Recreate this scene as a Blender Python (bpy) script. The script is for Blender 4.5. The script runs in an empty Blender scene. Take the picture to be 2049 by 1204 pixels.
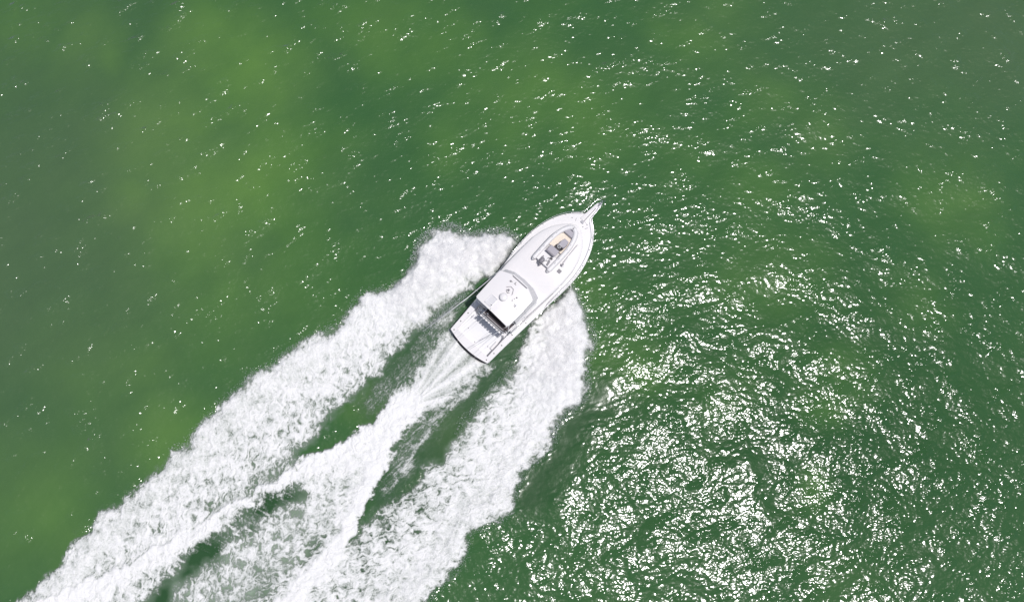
import bpy, bmesh, math, random
import numpy as np
from mathutils import Vector, Matrix, Euler
R_ = math.radians
scene = bpy.context.scene
COL = scene.collection

# ------------------------------------------------------------------ camera
CAM_H = 62.0
FPX = 1384.0                       # focal length in pixels of a 2049 px wide frame
PITCH = R_(12)
cam_d = bpy.data.cameras.new("camera")
cam = bpy.data.objects.new("camera", cam_d)
COL.objects.link(cam)
cam.location = (0, 0, CAM_H)
cam.rotation_euler = (PITCH, 0, 0)
cam_d.sensor_fit = 'HORIZONTAL'
cam_d.sensor_width = 36.0
cam_d.lens = 36.0 * FPX / 2049.0
cam_d.clip_start = 0.5
cam_d.clip_end = 12000
scene.camera = cam

# ------------------------------------------------------------------ light
SUN = Vector((0.258, -0.095, 1.02)).normalized()
world = bpy.data.worlds.new("World")
scene.world = world
world.use_nodes = True
wn = world.node_tree
wn.nodes.clear()
sky = wn.nodes.new('ShaderNodeTexSky')
sky.sky_type = 'NISHITA'
sky.sun_disc = False
sky.sun_elevation = math.asin(SUN.z)
sky.sun_rotation = math.atan2(SUN.x, SUN.y)
sky.air_density = 1.0
sky.dust_density = 2.0
bg = wn.nodes.new('ShaderNodeBackground')
bg.inputs['Strength'].default_value = 0.075
wo = wn.nodes.new('ShaderNodeOutputWorld')
wn.links.new(sky.outputs[0], bg.inputs[0])
wn.links.new(bg.outputs[0], wo.inputs[0])
sun_d = bpy.data.lights.new("sun", 'SUN')
sun_d.energy = 3.25
sun_d.angle = R_(0.5)
sun_d.color = (1.0, 0.97, 0.95)
sun = bpy.data.objects.new("sun", sun_d)
COL.objects.link(sun)
sun.location = (20, -5, 80)
sun.rotation_euler = SUN.to_track_quat('Z', 'Y').to_euler()
scene.view_settings.view_transform = 'Standard'
scene.view_settings.look = 'None'
scene.view_settings.exposure = 0.0
scene.view_settings.gamma = 1.0
scene.render.engine = 'CYCLES'
scene.cycles.transparent_max_bounces = 16

# ------------------------------------------------------------------ helpers
def tag(o, label=None, cat=None, group=None, kind=None):
    if label: o['label'] = label
    if cat: o['category'] = cat
    if group: o['group'] = group
    if kind: o['kind'] = kind
    return o

def P(px, py, z=0.0):
    """photo measurement (px on the 2049 wide survey frame) to a point on the sea at height z"""
    x = (np.asarray(px, dtype=float) - 1024.5) / FPX
    y = -(np.asarray(py, dtype=float) - 602.0) / FPX
    c, s = math.cos(PITCH), math.sin(PITCH)
    dy = y * c + s
    dz = y * s - c
    t = (z - CAM_H) / dz
    return x * t, dy * t

_rng = np.random.RandomState(7)
_perm = np.concatenate([_rng.permutation(512)] * 2)
_ga = _rng.rand(512) * 2 * math.pi
_gx, _gy = np.cos(_ga).astype(np.float32), np.sin(_ga).astype(np.float32)

def perlin(x, y, seed=0):
    x = np.asarray(x, dtype=np.float32) + np.float32(seed * 17.31)
    y = np.asarray(y, dtype=np.float32) + np.float32(seed * 9.77)
    xi = np.floor(x).astype(np.int32); yi = np.floor(y).astype(np.int32)
    xf = x - xi; yf = y - yi
    u = xf * xf * xf * (xf * (xf * 6 - 15) + 10)
    v = yf * yf * yf * (yf * (yf * 6 - 15) + 10)
    def g(ix, iy, fx, fy):
        h = _perm[(_perm[ix & 511] + iy) & 511]
        return _gx[h] * fx + _gy[h] * fy
    a = g(xi, yi, xf, yf); b = g(xi + 1, yi, xf - 1, yf)
    c = g(xi, yi + 1, xf, yf - 1); d = g(xi + 1, yi + 1, xf - 1, yf - 1)
    return ((a + u * (b - a)) + v * ((c + u * (d - c)) - (a + u * (b - a)))) * 1.5

def fbm(x, y, octaves=4, seed=0, gain=0.5, ridged=False):
    r = 0; amp = 1.0; tot = 0
    for i in range(octaves):
        n = perlin(x * 2 ** i, y * 2 ** i, seed + i * 3)
        if ridged: n = 1 - 2 * np.abs(n)
        r = r + amp * n; tot += amp; amp *= gain
    return r / tot

def sstep(a, b, x):
    t = np.clip((x - a) / (b - a), 0, 1)
    return t * t * (3 - 2 * t)

# ------------------------------------------------------------------ materials
def mat(name):
    m = bpy.data.materials.new(name); m.use_nodes = True
    nt = m.node_tree; nt.nodes.clear()
    return m, nt, nt.nodes, nt.links

def pmat(name, col, rough=0.4, metal=0.0, coat=0.0, var=0.04, scale=3.0, bump=0.0, spec=0.5):
    """plain painted / plastic / metal surface with slight procedural wear"""
    m, nt, N, L = mat(name)
    out = N.new('ShaderNodeOutputMaterial'); b = N.new('ShaderNodeBsdfPrincipled')
    tc = N.new('ShaderNodeTexCoord'); n = N.new('ShaderNodeTexNoise')
    n.inputs['Scale'].default_value = scale; n.inputs['Detail'].default_value = 5
    L.new(tc.outputs['Object'], n.inputs['Vector'])
    mix = N.new('ShaderNodeMix'); mix.data_type = 'RGBA'
    lo = tuple(max(0, c * (1 - var)) for c in col) + (1,); hi = tuple(min(1, c * (1 + var)) for c in col) + (1,)
    mix.inputs[6].default_value = lo; mix.inputs[7].default_value = hi
    L.new(n.outputs['Fac'], mix.inputs[0])
    L.new(mix.outputs[2], b.inputs['Base Color'])
    mr = N.new('ShaderNodeMapRange'); mr.inputs[3].default_value = rough * 0.8; mr.inputs[4].default_value = min(1, rough * 1.25)
    L.new(n.outputs['Fac'], mr.inputs[0]); L.new(mr.outputs[0], b.inputs['Roughness'])
    b.inputs['Metallic'].default_value = metal
    b.inputs['Coat Weight'].default_value = coat
    b.inputs['Specular IOR Level'].default_value = spec
    if bump:
        n2 = N.new('ShaderNodeTexNoise'); n2.inputs['Scale'].default_value = scale * 25
        L.new(tc.outputs['Object'], n2.inputs['Vector'])
        bp = N.new('ShaderNodeBump'); bp.inputs['Strength'].default_value = bump; bp.inputs['Distance'].default_value = 0.01
        L.new(n2.outputs['Fac'], bp.inputs['Height']); L.new(bp.outputs[0], b.inputs['Normal'])
    L.new(b.outputs[0], out.inputs[0])
    return m

# ------------------------------------------------------------------ the sea: surface shape
_wr = np.random.RandomState(21)
WAVES = []
for i in range(64):
    lam = 0.55 * (9.0 / 0.55) ** (_wr.rand() ** 0.8)
    # wind chop from the right of the frame, wide spread
    ang = R_(100) + _wr.randn() * R_(38)
    if _wr.rand() < 0.3: ang = _wr.rand() * 2 * math.pi
    k = 2 * math.pi / lam
    slope = 0.0128 * (0.7 + 0.6 * _wr.rand())
    WAVES.append((lam, math.cos(ang) * k, math.sin(ang) * k, slope / k, _wr.rand() * 6.28))

def wave_h(x, y, cell):
    g = 1.0 + 0.9 * fbm(x / 7, y / 4.5, 3, 91)          # gusts
    z = np.zeros(x.shape, np.float32)
    for lam, kx, ky, a, ph in WAVES:
        att = np.clip(lam / (cell * 3.5) - 0.6, 0, 1)
        w = a * np.sin(kx * x + ky * y + ph)
        z += (w * att * (g if lam < 2.5 else 1.0)).astype(np.float32)
    return z

# ------------------------------------------------------------------ the wake: traced regions
def pts(l): 
    a = np.array(l, float); x, y = P(a[:, 0], a[:, 1], 0.25); return np.stack([x, y], 1)
LA_OUT = [(1040,482),(1012,463),(990,463),(972,466),(945,469),(928,466),(919,457),(904,450),(889,458),(862,463),(845,477),(837,493),(832,510),(827,526),(812,545),(799,560),(782,571),(762,578),(739,581),(719,588),(712,603),(699,619),(693,633),(673,649),(653,656),(633,669),(613,678),(593,691),(566,706),(550,721),(527,736),(500,747),(478,772),(445,800),(423,830),(389,859),(371,885),(341,900),(323,926),(297,945),(274,971),(245,993),(230,1011),(189,1022),(178,1041),(174,1060),(148,1082),(130,1108),(111,1130),(89,1156),(56,1178),(22,1202),(-70,1260),(-260,1400)]
LA_IN = [(1015,530),(985,556),(965,560),(935,580),(918,596),(892,616),(872,629),(859,652),(839,669),(816,689),(792,709),(782,729),(766,749),(739,762),(726,782),(712,796),(701,806),(676,828),(645,856),(627,889),(608,907),(600,940),(550,975),(474,1025),(420,1055),(344,1095),(232,1155),(140,1200),(10,1260),(-170,1440)]
CT_L = [(906,664),(884,688),(862,720),(842,748),(822,770),(786,787),(750,830),(701,868),(649,896),(592,922),(538,960),(464,1000),(408,1030),(334,1074),(222,1134),(130,1175),(0,1240),(-180,1420)]
CT_R = [(976,728),(950,748),(925,766),(895,790),(862,814),(832,848),(802,876),(784,921),(761,959),(742,1005),(728,1043),(700,1085),(686,1140),(660,1204),(600,1420)]
RA_OUT = [(1145,568),(1163,610),(1173,640),(1187,663),(1190,687),(1178,715),(1173,740),(1175,762),(1173,795),(1136,827),(1108,862),(1108,884),(1089,907),(1051,945),(1033,987),(1023,1020),(1000,1048),(944,1066),(932,1109),(922,1134),(887,1170),(855,1202),(800,1280),(720,1420)]
RA_IN = [(1082,628),(1070,640),(1047,687),(1028,724),(1005,757),(972,785),(953,813),(925,841),(915,870),(897,888),(883,916),(841,926),(831,959),(794,991),(770,1005),(747,1020),(725,1040),(685,1085),(666,1140),(640,1204),(570,1420)]
LA = pts(LA_OUT + LA_IN[::-1]); CT = pts(CT_L + CT_R[::-1]); RA = pts(RA_OUT + RA_IN[::-1])

def seg_dist(x, y, line, closed=False):
    """distance to a polyline, and the arc length of the nearest point"""
    n = len(line); best = np.full(x.shape, 1e9, np.float32); arc = np.zeros(x.shape, np.float32); s0 = 0.0
    for i in range(n if closed else n - 1):
        a = line[i]; b = line[(i + 1) % n]; d = b - a; l2 = (d ** 2).sum() + 1e-9
        t = np.clip(((x - a[0]) * d[0] + (y - a[1]) * d[1]) / l2, 0, 1)
        dd = (x - a[0] - t * d[0]) ** 2 + (y - a[1] - t * d[1]) ** 2
        m = dd < best; best = np.where(m, dd, best); arc = np.where(m, s0 + t * math.sqrt(l2), arc)
        s0 += math.sqrt(l2)
    return np.sqrt(best), arc

def inside(x, y, poly):
    c = np.zeros(x.shape, bool); n = len(poly)
    for i in range(n):
        x1, y1 = poly[i]; x2, y2 = poly[(i + 1) % n]
        m = ((y1 > y) != (y2 > y)) & (x < (x2 - x1) * (y - y1) / (y2 - y1 + 1e-12) + x1)
        c ^= m
    return c

CG = 0.2
cx = np.arange(-52, 14, CG); cy = np.arange(-22, 24, CG)
GX, GY = np.meshgrid(cx, cy)
def sdist(poly):
    d, _ = seg_dist(GX, GY, poly, True); return np.where(inside(GX, GY, poly), d, -d)
def pdist(line): return seg_dist(GX, GY, pts(line))
F = {}
F['la'] = sdist(LA); F['ct'] = sdist(CT); F['ra'] = sdist(RA)
F['la_in'], _ = pdist(LA_IN[:23]); F['la_out'], F['la_arc'] = pdist(LA_OUT)
F['ra_in'], _ = pdist(RA_IN[:17]); F['ra_out'], F['ra_arc'] = pdist(RA_OUT)
F['rl'], F['rl_arc'] = pdist([(835,790),(800,806),(760,846),(720,872),(655,905),(600,935),(545,970),(470,1012),(408,1045),(334,1090),(222,1145),(130,1185),(0,1255),(-180,1430)])
F['rr'], F['rr_arc'] = pdist([(845,795),(835,803),(800,836),(776,880),(764,915),(742,965),(722,1010),(690,1062),(655,1120),(605,1180),(540,1260),(460,1400)])
F['dl'], _ = pdist([(585,988),(520,1018),(440,1068),(400,1108),(355,1150),(300,1215),(240,1300)])
F['dr'], _ = pdist([(665,1065),(620,1108),(556,1156),(519,1186),(470,1260)])
F['st'], F['st_arc'] = pdist([(985,722),(956,757),(921,796),(880,838),(840,885),(800,945),(770,985)])
F['st2'], _ = pdist([(893,672),(868,712),(830,765),(790,795)])
F['vl'], _ = pdist([(905,790),(862,820),(835,855),(808,895),(795,935)])
F['dg'], _ = pdist([(640,885),(600,915),(560,940),(500,978),(415,1016)])
F['dp'], _ = pdist([(722,1160),(745,1110),(790,1050),(830,990)])
F['pl'], _ = pdist([(1022,505),(960,505),(900,505),(868,530),(820,580)])
F['pr'], _ = pdist([(1140,590),(1140,640),(1128,700),(1115,750)])
F['tl'], _ = pdist([(900,640),(870,665),(842,700),(810,735),(770,775),(740,805)])
F['tr'], _ = pdist([(1050,660),(1015,705),(985,745),(950,790),(905,850),(860,900)])
F['nx'], _ = pdist([(1210,790),(1160,840),(1130,890),(1100,940),(1060,990)])
F['sp'], _ = pdist([(932,600),(908,612),(885,634),(872,648)])

def samp(name, x, y):
    f = F[name]; u = np.clip((x - cx[0]) / CG, 0, len(cx) - 1.001); v = np.clip((y - cy[0]) / CG, 0, len(cy) - 1.001)
    i = u.astype(int); j = v.astype(int); a = u - i; b = v - j
    return ((f[j, i] * (1 - a) + f[j, i + 1] * a) * (1 - b) + (f[j + 1, i] * (1 - a) + f[j + 1, i + 1] * a) * b).astype(np.float32)

AX = np.array([0.681, 0.732])                                 # the way the yacht is heading
def wake(x, y):
    """foam cover, its height over the sea, milkiness of the water below it"""
    wx = x + 0.75 * fbm(x / 1.8, y / 1.8, 3, 5) + 0.34 * fbm(x / .5, y / .5, 3, 6, .65)
    wy = y + 0.75 * fbm(x / 1.8, y / 1.8, 3, 8) + 0.34 * fbm(x / .5, y / .5, 3, 9, .65)
    s = {k: samp(k, wx, wy) for k in F}
    u = x * AX[0] + y * AX[1]; v = x * AX[1] - y * AX[0]
    g = lambda k, w: np.exp(-(s[k] / w) ** 2)
    # textures
    qx = x + 0.42 * fbm(x / .75, y / .75, 2, 31); qy = y + 0.42 * fbm(x / .75, y / .75, 2, 33)
    qu = qx * AX[0] + qy * AX[1]; qv = qx * AX[1] - qy * AX[0]
    sd = sstep(-2.0, 2.0, v + 8.8)
    fine = (1 - sd) * fbm(qx / .27, qy / .72, 4, 12, .66) + sd * fbm(qx / .72, (qy - .25 * qx) / .27, 4, 14, .66)
    midn = fbm(qx / 1.3, qy / 1.3, 3, 15, .6)
    cell = fbm(qx / .62, qy / .62, 3, 40, .55, True)           # ridged: filaments
    big = fbm(x / 2.6, y / 2.6, 3, 44)
    streak = fbm(u / 1.6, v / .17, 3, 50)
    fall = fbm((u * .25 + v) / 1.5, (u - v * .25) / .2, 3, 52)
    # converging streaks behind the transom
    ox, oy = P(815, 815, 0); ang = np.arctan2(y - oy, x - ox)
    rad = np.hypot(x - ox, y - oy)
    fan = perlin(ang * 9, rad / 7, 56) + .28 * fbm(ang * 30, rad / 4, 2, 57)
    pl = np.maximum(g('pl', 3.0), g('pr', 3.0))
    # left arm
    la = sstep(-.25, .8, s['la'])
    age = sstep(12, 40, s['la_arc'])
    cla = la * (1.30 - .30 * age - .85 * np.exp(-s['la_in'] / 1.1) * sstep(7, 16, s['la_arc']) * (1 - .6 * g('rl', 1.2)) + .30 * big * age - .36 * g('dg', .8) * (1 + .8 * midn))
    # right arm
    ra = sstep(-.25, .8, s['ra'])
    agr = sstep(10, 34, s['ra_arc'])
    cra = ra * (1.30 - .22 * agr - .70 * np.exp(-s['ra_in'] / 1.4) * sstep(6, 12, s['ra_arc']) + .22 * big * agr - .18 * g('dp', 2.0))
    # centre
    ct = sstep(-.1, .5, s['ct'])
    sheet = sstep(4.2, 6.2, u - (ox * AX[0] + oy * AX[1]) + 2.0)
    near = np.clip(1 - rad / 9.0, 0, 1)
    ridge = np.maximum(np.maximum(g('rl', .8 + .03 * s['rl_arc']), .62 * g('rl', 1.6 + .05 * s['rl_arc']) * (1 + .5 * fall)), np.maximum(g('rr', .8 + .02 * s['rr_arc']), .62 * g('rr', 1.7 + .03 * s['rr_arc']) * (1 + .5 * fall)))
    body = .62 + .28 * big + .50 * np.exp(-(rad / 8.5) ** 2) - .80 * g('dl', 1.15) - .38 * g('dr', .9) + .95 * ridge
    cct = ct * body
    isheet = sstep(-2.2, 2.4, u - (ox * AX[0] + oy * AX[1]))
    csh = sstep(-1.4, .4, s['ct']) * (.98 + .50 * fan + .45 * np.exp(-rad / 3.2) + .14 * streak - .22 * sstep(6.8, 8.5, rad))
    cct = cct * (1 - isheet) + csh * isheet
    # loose streaks in the troughs
    loose = .36 * g('st', .26) + .16 * g('st', 1.3) + .30 * g('st2', .8) + .30 * g('tl', 1.1) + .30 * g('vl', .9) + .40 * g('sp', .5)
    loose = loose * (1 + .7 * streak + .35 * fbm(u / .5, v / .12, 2, 61))
    cov = np.maximum.reduce([cla, cra, cct, loose])
    solid = sstep(.95, 1.25, cov)
    tex = (1.0 * fine + .40 * (cell - .2) + .60 * midn) * (1 - .8 * pl) * (1 - isheet * ct * .75) * (1 - .6 * np.clip(np.clip(loose, 0, .6) - np.maximum(cla, cra), 0, .6) / .6)
    core = np.maximum(np.exp(-((s['la_out'] - 1.7) / 1.3) ** 2) * la, np.exp(-((s['ra_out'] - 1.8) / 1.4) ** 2) * ra)
    tex = tex * (1 - .5 * core)
    tex = tex + .38 * fall * g('dl', 1.3) 
    c = cov + tex * (1.1 - .2 * solid) * np.clip(cov * 2.0, .10, 1)
    # ragged soft rim of the bow spray
    rim = pl * sstep(-.9, .6, np.maximum(s['la'], s['ra'])) 
    c = np.maximum(c, rim * (.35 + .6 * fbm(x / .8, y / .8, 4, 70, .6)) * 1.3)
    c = np.where(np.maximum.reduce([s['la'], s['ra'], s['ct']]) < -1.6, np.where(loose > .05, c, 0), c)
    rise = np.clip(cov, 0, 1.2)
    lump = fbm(x / 1.1, y / 1.1, 2, 80, .5)
    rise = rise * 1.0
    h = rise * (.14 + .10 * lump) + (.09 * fine + .02 * cell + .12 * midn) * rise * (1 - .85 * pl)
    bil = .5 - np.abs(perlin(x / 1.5 + .3 * midn, y / 1.5, 83)) * 1.6 + .5 * (.4 - np.abs(perlin(x / .7, y / .7 + .3 * midn, 84)) * 1.6) + .10 * (.4 - np.abs(perlin(x / .33, y / .33, 85)) * 1.6)
    h = h + pl * np.clip(c, 0, 1) * (.55 + .24 * bil)
    h = h + .16 * ridge * ct * (1 - isheet) + .22 * np.exp(-((s['la_out'] - 1.2) / 1.0) ** 2) * la + .22 * np.exp(-((s['ra_out'] - 1.2) / 1.0) ** 2) * ra
    h = h + .03 * ct * isheet * fan
    milky = np.clip(ct * (1 - isheet) * (.7 + .5 * big) - .6 * g('dl', 1.2) - .3 * g('dr', 1.0) - .6 * g('dp', 2.5), 0, 1) * .85 + .36 * np.clip(la + ra, 0, 1) * (1 - g('dp', 2.5)) + .3 * np.clip(loose, 0, 1) + .5 * ct * isheet
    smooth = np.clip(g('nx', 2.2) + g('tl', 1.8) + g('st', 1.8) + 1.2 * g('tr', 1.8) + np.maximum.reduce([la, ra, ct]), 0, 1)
    return c, h, np.clip(milky, 0, 1), smooth, pl

def swell(x, y, cell):
    """sea height incl. the damped strip along the wake"""
    z = wave_h(x, y, cell)
    near = (x > -50) & (x < 12) & (y > -20) & (y < 22)
    d = np.maximum.reduce([samp('la', x, y), samp('ra', x, y), samp('ct', x, y)])
    damp = np.where(near, sstep(-1.8, 1.0, d), 0)
    tr = np.where(near, np.exp(-(samp('nx', x, y) / 2.2) ** 2), 0)
    t2 = np.where(near, np.exp(-(np.minimum(samp('tr', x, y), samp('tl', x, y)) / 2.2) ** 2), 0)
    return z * (1 - .65 * damp) * (1 - .45 * tr) * (1 - .75 * t2) - .05 * damp

# ------------------------------------------------------------------ the sea: mesh out to the horizon
def axis(lo, hi, step, far):
    a = np.arange(lo, hi + step / 2, step)
    r = []; p = a[-1]; s = step
    while p < far: s *= 1.16; p += s; r.append(p)
    l = []; p = a[0]; s = step
    while p > -far: s *= 1.16; p -= s; l.append(p)
    return np.concatenate([l[::-1], a, r])
SX = axis(-56, 56, 0.105, 5200); SY = axis(-19, 48, 0.105, 5200)

def grid_mesh(name, X, Y, Z, keep=None):
    ny, nx = X.shape
    idx = np.arange(nx * ny).reshape(ny, nx)
    q = np.stack([idx[:-1, :-1], idx[:-1, 1:], idx[1:, 1:], idx[1:, :-1]], -1).reshape(-1, 4)
    co = np.stack([X, Y, Z], -1).reshape(-1, 3)
    used = None
    if keep is not None:
        k = keep.reshape(-1); q = q[k[q].any(1)]
        used, q = np.unique(q, return_inverse=True); q = q.reshape(-1, 4); co = co[used]
    me = bpy.data.meshes.new(name)
    me.vertices.add(len(co)); me.vertices.foreach_set('co', co.astype(np.float32).ravel())
    me.loops.add(q.size); me.loops.foreach_set('vertex_index', q.astype(np.int32).ravel())
    me.polygons.add(len(q)); me.polygons.foreach_set('loop_start', np.arange(0, q.size, 4, dtype=np.int32))
    me.polygons.foreach_set('use_smooth', np.ones(len(q), bool))
    me.update(calc_edges=True)
    return me, used

def attr(me, name, val):
    a = me.attributes.new(name, 'FLOAT', 'POINT'); a.data.foreach_set('value', val.astype(np.float32).ravel())

X, Y = np.meshgrid(SX, SY); X = X.astype(np.float32); Y = Y.astype(np.float32)
CELL = np.maximum(np.gradient(SX)[None, :], np.gradient(SY)[:, None]).astype(np.float32)
Z = swell(X, Y, CELL)
me, _ = grid_mesh('water', X, Y, Z)
# patches where the plankton lies thick
wxp = X + 2.2 * fbm(X / 9, Y / 9, 3, 101); wyp = Y + 2.2 * fbm(X / 9, Y / 9, 3, 103)
bloom = np.zeros(X.shape, np.float32)
for px, py, r, a in [(430,90,95,.8),(500,160,110,.8),(330,270,115,.9),(400,420,130,1.0),(480,360,130,.95),(560,330,95,.7),(270,400,60,1.0),(160,90,60,.55),(215,100,45,.6),(1050,190,115,.75),(1150,225,105,.7),(990,170,80,.5),(1390,90,70,.6),(1450,20,60,.5),(1640,270,60,.5),(1515,200,60,.5),(1910,400,75,.8),(1520,375,70,.45),(1530,570,110,.5),(1240,720,75,.7),(1180,600,60,.45),(1620,985,40,.7),(1690,730,60,.6),(1650,800,50,.6),(60,1020,110,.6),(330,880,80,.7),(230,740,110,.5),(910,290,60,.45),(640,30,70,.3),(760,60,90,.5),(880,90,90,.45),(560,560,120,.4),(430,600,120,.45),(1830,620,70,.35),(1450,760,80,.4),(700,960,40,.3),(740,800,40,.7),(870,860,50,.8),(60,40,90,.4),(150,1080,80,.5),(1700,1150,60,.4),(1330,300,90,.3),(1800,150,80,.15)]:
    bx, by = P(px, py, 0); rr = r / 22.0
    rr *= 1.12; a *= (1.0 if px < 900 else .66)
    bloom = np.maximum(bloom, a * np.exp(-(((wxp - bx) / rr) ** 2 + ((wyp - by) / rr) ** 2) * .8))
far = np.clip(np.maximum(np.abs(X) - 50, np.abs(Y - 15) - 34) / 10, 0, 1)
bloom = bloom * (1 - far) + far * sstep(-.1, .7, fbm(X / 16, Y / 16, 3, 105)) * .6
bloom = np.clip(bloom + .16 * fbm(X / 5, Y / 5, 4, 106) * (1 + bloom), 0, 1.1)
attr(me, 'bloom', bloom)
# greyer water towards the left and the far right corner
sx, sy = P(60, 480, 0); s2x, s2y = P(1950, 60, 0)
grey_tint = np.exp(-(((X - sx) / 17) ** 2 + ((Y - sy) / 24) ** 2)) + .75 * np.exp(-(((X - s2x) / 22) ** 2 + ((Y - s2y) / 12) ** 2))
attr(me, 'grey_tint', np.clip(grey_tint + .2 * fbm(X / 7, Y / 7, 3, 108), 0, 1))
nearw = (X > -51) & (X < 13) & (Y > -21) & (Y < 23)
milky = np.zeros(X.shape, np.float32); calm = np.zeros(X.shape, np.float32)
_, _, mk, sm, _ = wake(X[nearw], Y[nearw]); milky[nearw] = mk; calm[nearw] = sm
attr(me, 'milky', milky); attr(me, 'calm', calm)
cz = fbm((X + .35 * Y) / 2.6, (Y - .35 * X) / 1.3, 3, 115, .6)
pat = np.clip(.55 + .65 * fbm(X / 8, Y / 5, 3, 112, .6), 0, 1)
gust = np.clip(.12 + pat * (.18 + 2.1 * np.clip(cz - .05, 0, 1) ** 1.4) * 1.42 * (1 + .32 * np.clip(-(X + 8) / 18, 0, 1) + .38 * np.clip((X - 18) / 12, 0, 1) * np.clip((16 - Y) / 12, 0, 1)), 0, 3.4)
attr(me, 'gust', gust)
dx_, dy_ = P(1650, 900, 0); attr(me, 'deep', np.exp(-(((X - dx_) / 24) ** 2 + ((Y - dy_) / 17) ** 2)) * np.clip(1.1 - bloom * 1.6, 0, 1))
water = bpy.data.objects.new('water', me); COL.objects.link(water)
tag(water, 'green choppy sea water glittering with sun sparkles on the right', 'water', kind='structure')

m, nt, N, L = mat('sea_water')
out = N.new('ShaderNodeOutputMaterial'); b = N.new('ShaderNodeBsdfPrincipled')
def at_(n): a = N.new('ShaderNodeAttribute'); a.attribute_name = n; return a.outputs['Fac']
def mixc(fac, A, B):
    x = N.new('ShaderNodeMix'); x.data_type = 'RGBA'
    if isinstance(A, tuple): x.inputs[6].default_value = A + (1,)
    else: L.new(A, x.inputs[6])
    if isinstance(B, tuple): x.inputs[7].default_value = B + (1,)
    else: L.new(B, x.inputs[7])
    L.new(fac, x.inputs[0]); return x.outputs[2]
def math_(op, a, c):
    x = N.new('ShaderNodeMath'); x.operation = op
    for i, v in enumerate((a, c)):
        if isinstance(v, (int, float)): x.inputs[i].default_value = v
        else: L.new(v, x.inputs[i])
    return x.outputs[0]
geo = N.new('ShaderNodeNewGeometry')
c = mixc(at_('bloom'), (.040, .110, .036), (.098, .205, .044))
c = mixc(math_('MULTIPLY', at_('grey_tint'), .68), c, (.078, .126, .064))
c = mixc(math_('MULTIPLY', at_('calm'), .75), c, (.021, .062, .024))  # troughs darkened in the colour, for the hull's reflection and shade
c = mixc(math_('MULTIPLY', at_('deep'), .85), c, (.022, .074, .022))
c = mixc(at_('milky'), c, (.38, .46, .37))
# light coming back out of the turbid water (does not follow the ripples) under a clear reflecting surface (does)
b = N.new('ShaderNodeBsdfDiffuse'); L.new(c, b.inputs['Color'])
gl = N.new('ShaderNodeBsdfGlossy'); gl.inputs['Roughness'].default_value = .14; gl.inputs['Color'].default_value = (1, 1, 1, 1)
fr = N.new('ShaderNodeFresnel'); fr.inputs['IOR'].default_value = 1.40
mxw = N.new('ShaderNodeMixShader')
# ripples of a hand's breadth to half a metre, stronger in the gusts, weaker in the calmed water of the wake
def noise(scale, detail, sc=(1, 1, 1), rot=0.0, rough=.55):
    mp = N.new('ShaderNodeMapping'); mp.inputs['Scale'].default_value = sc; mp.inputs['Rotation'].default_value = (0, 0, rot)
    L.new(geo.outputs['Position'], mp.inputs['Vector'])
    n = N.new('ShaderNodeTexNoise'); n.inputs['Scale'].default_value = scale; n.inputs['Detail'].default_value = detail
    n.inputs['Roughness'].default_value = rough
    L.new(mp.outputs[0], n.inputs['Vector']); return n.outputs['Fac']
h1 = noise(1.25, 1.0, (1, 1.4, 1), R_(15))
h2 = noise(2.7, 1.0, (1, 1.2, 1), R_(-30))
hh = math_('ADD', math_('MULTIPLY', h1, 0.20), math_('MULTIPLY', h2, 0.10))
amp = math_('MULTIPLY', math_('ADD', math_('MULTIPLY', at_('gust'), 1.35), .12), math_('SUBTRACT', 1.0, math_('MULTIPLY', at_('calm'), .85)))
hh = math_('MULTIPLY', hh, amp)
bp = N.new('ShaderNodeBump'); bp.inputs['Strength'].default_value = 1.0; bp.inputs['Distance'].default_value = 1.0
L.new(hh, bp.inputs['Height']); L.new(bp.outputs[0], gl.inputs['Normal'])
gl2 = N.new('ShaderNodeBsdfGlossy'); gl2.inputs['Roughness'].default_value = .24; gl2.inputs['Color'].default_value = (1, 1, 1, 1)
L.new(bp.outputs[0], gl2.inputs['Normal']); mg = N.new('ShaderNodeMixShader'); mg.inputs[0].default_value = .15
L.new(gl.outputs[0], mg.inputs[1]); L.new(gl2.outputs[0], mg.inputs[2]); L.new(bp.outputs[0], fr.inputs['Normal'])
L.new(fr.outputs[0], mxw.inputs[0]); L.new(b.outputs[0], mxw.inputs[1]); L.new(mg.outputs[0], mxw.inputs[2]); L.new(mxw.outputs[0], out.inputs[0])
water.data.materials.append(m)

# ------------------------------------------------------------------ foam of the wake
FS = 0.055
fx = np.arange(-51, 12, FS); fy = np.arange(-20, 22, FS)
FX, FY = np.meshgrid(fx.astype(np.float32), fy.astype(np.float32))
cov, hgt, _, _, mist = wake(FX, FY)
keep = cov > .02
FZ = swell(FX, FY, np.float32(.105)) + .03 + np.clip(hgt, 0, 3)
me, used = grid_mesh('wake_foam', FX, FY, FZ, keep)
attr(me, 'cov', cov.reshape(-1)[used]); attr(me, 'mist', mist.reshape(-1)[used])
foam = bpy.data.objects.new('wake_foam', me); COL.objects.link(foam)
tag(foam, 'white churned foam of the bow waves and wake trailing behind the yacht', 'foam', kind='stuff')
m, nt, N, L = mat('foam')
out = N.new('ShaderNodeOutputMaterial'); b = N.new('ShaderNodeBsdfPrincipled'); tr = N.new('ShaderNodeBsdfTransparent'); mx = N.new('ShaderNodeMixShader')
geo = N.new('ShaderNodeNewGeometry')
n1 = noise(7.0, 4, rough=.65); n2 = noise(2.2, 3)
cv = math_('ADD', at_('cov'), math_('MULTIPLY', math_('MULTIPLY', math_('SUBTRACT', n1, .5), 1.1), math_('SUBTRACT', 1.0, math_('MULTIPLY', at_('mist'), .7))))
al = N.new('ShaderNodeMapRange'); al.interpolation_type = 'SMOOTHSTEP'; al.inputs[1].default_value = .12; al.inputs[2].default_value = 1.0
L.new(cv, al.inputs[0])
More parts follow.
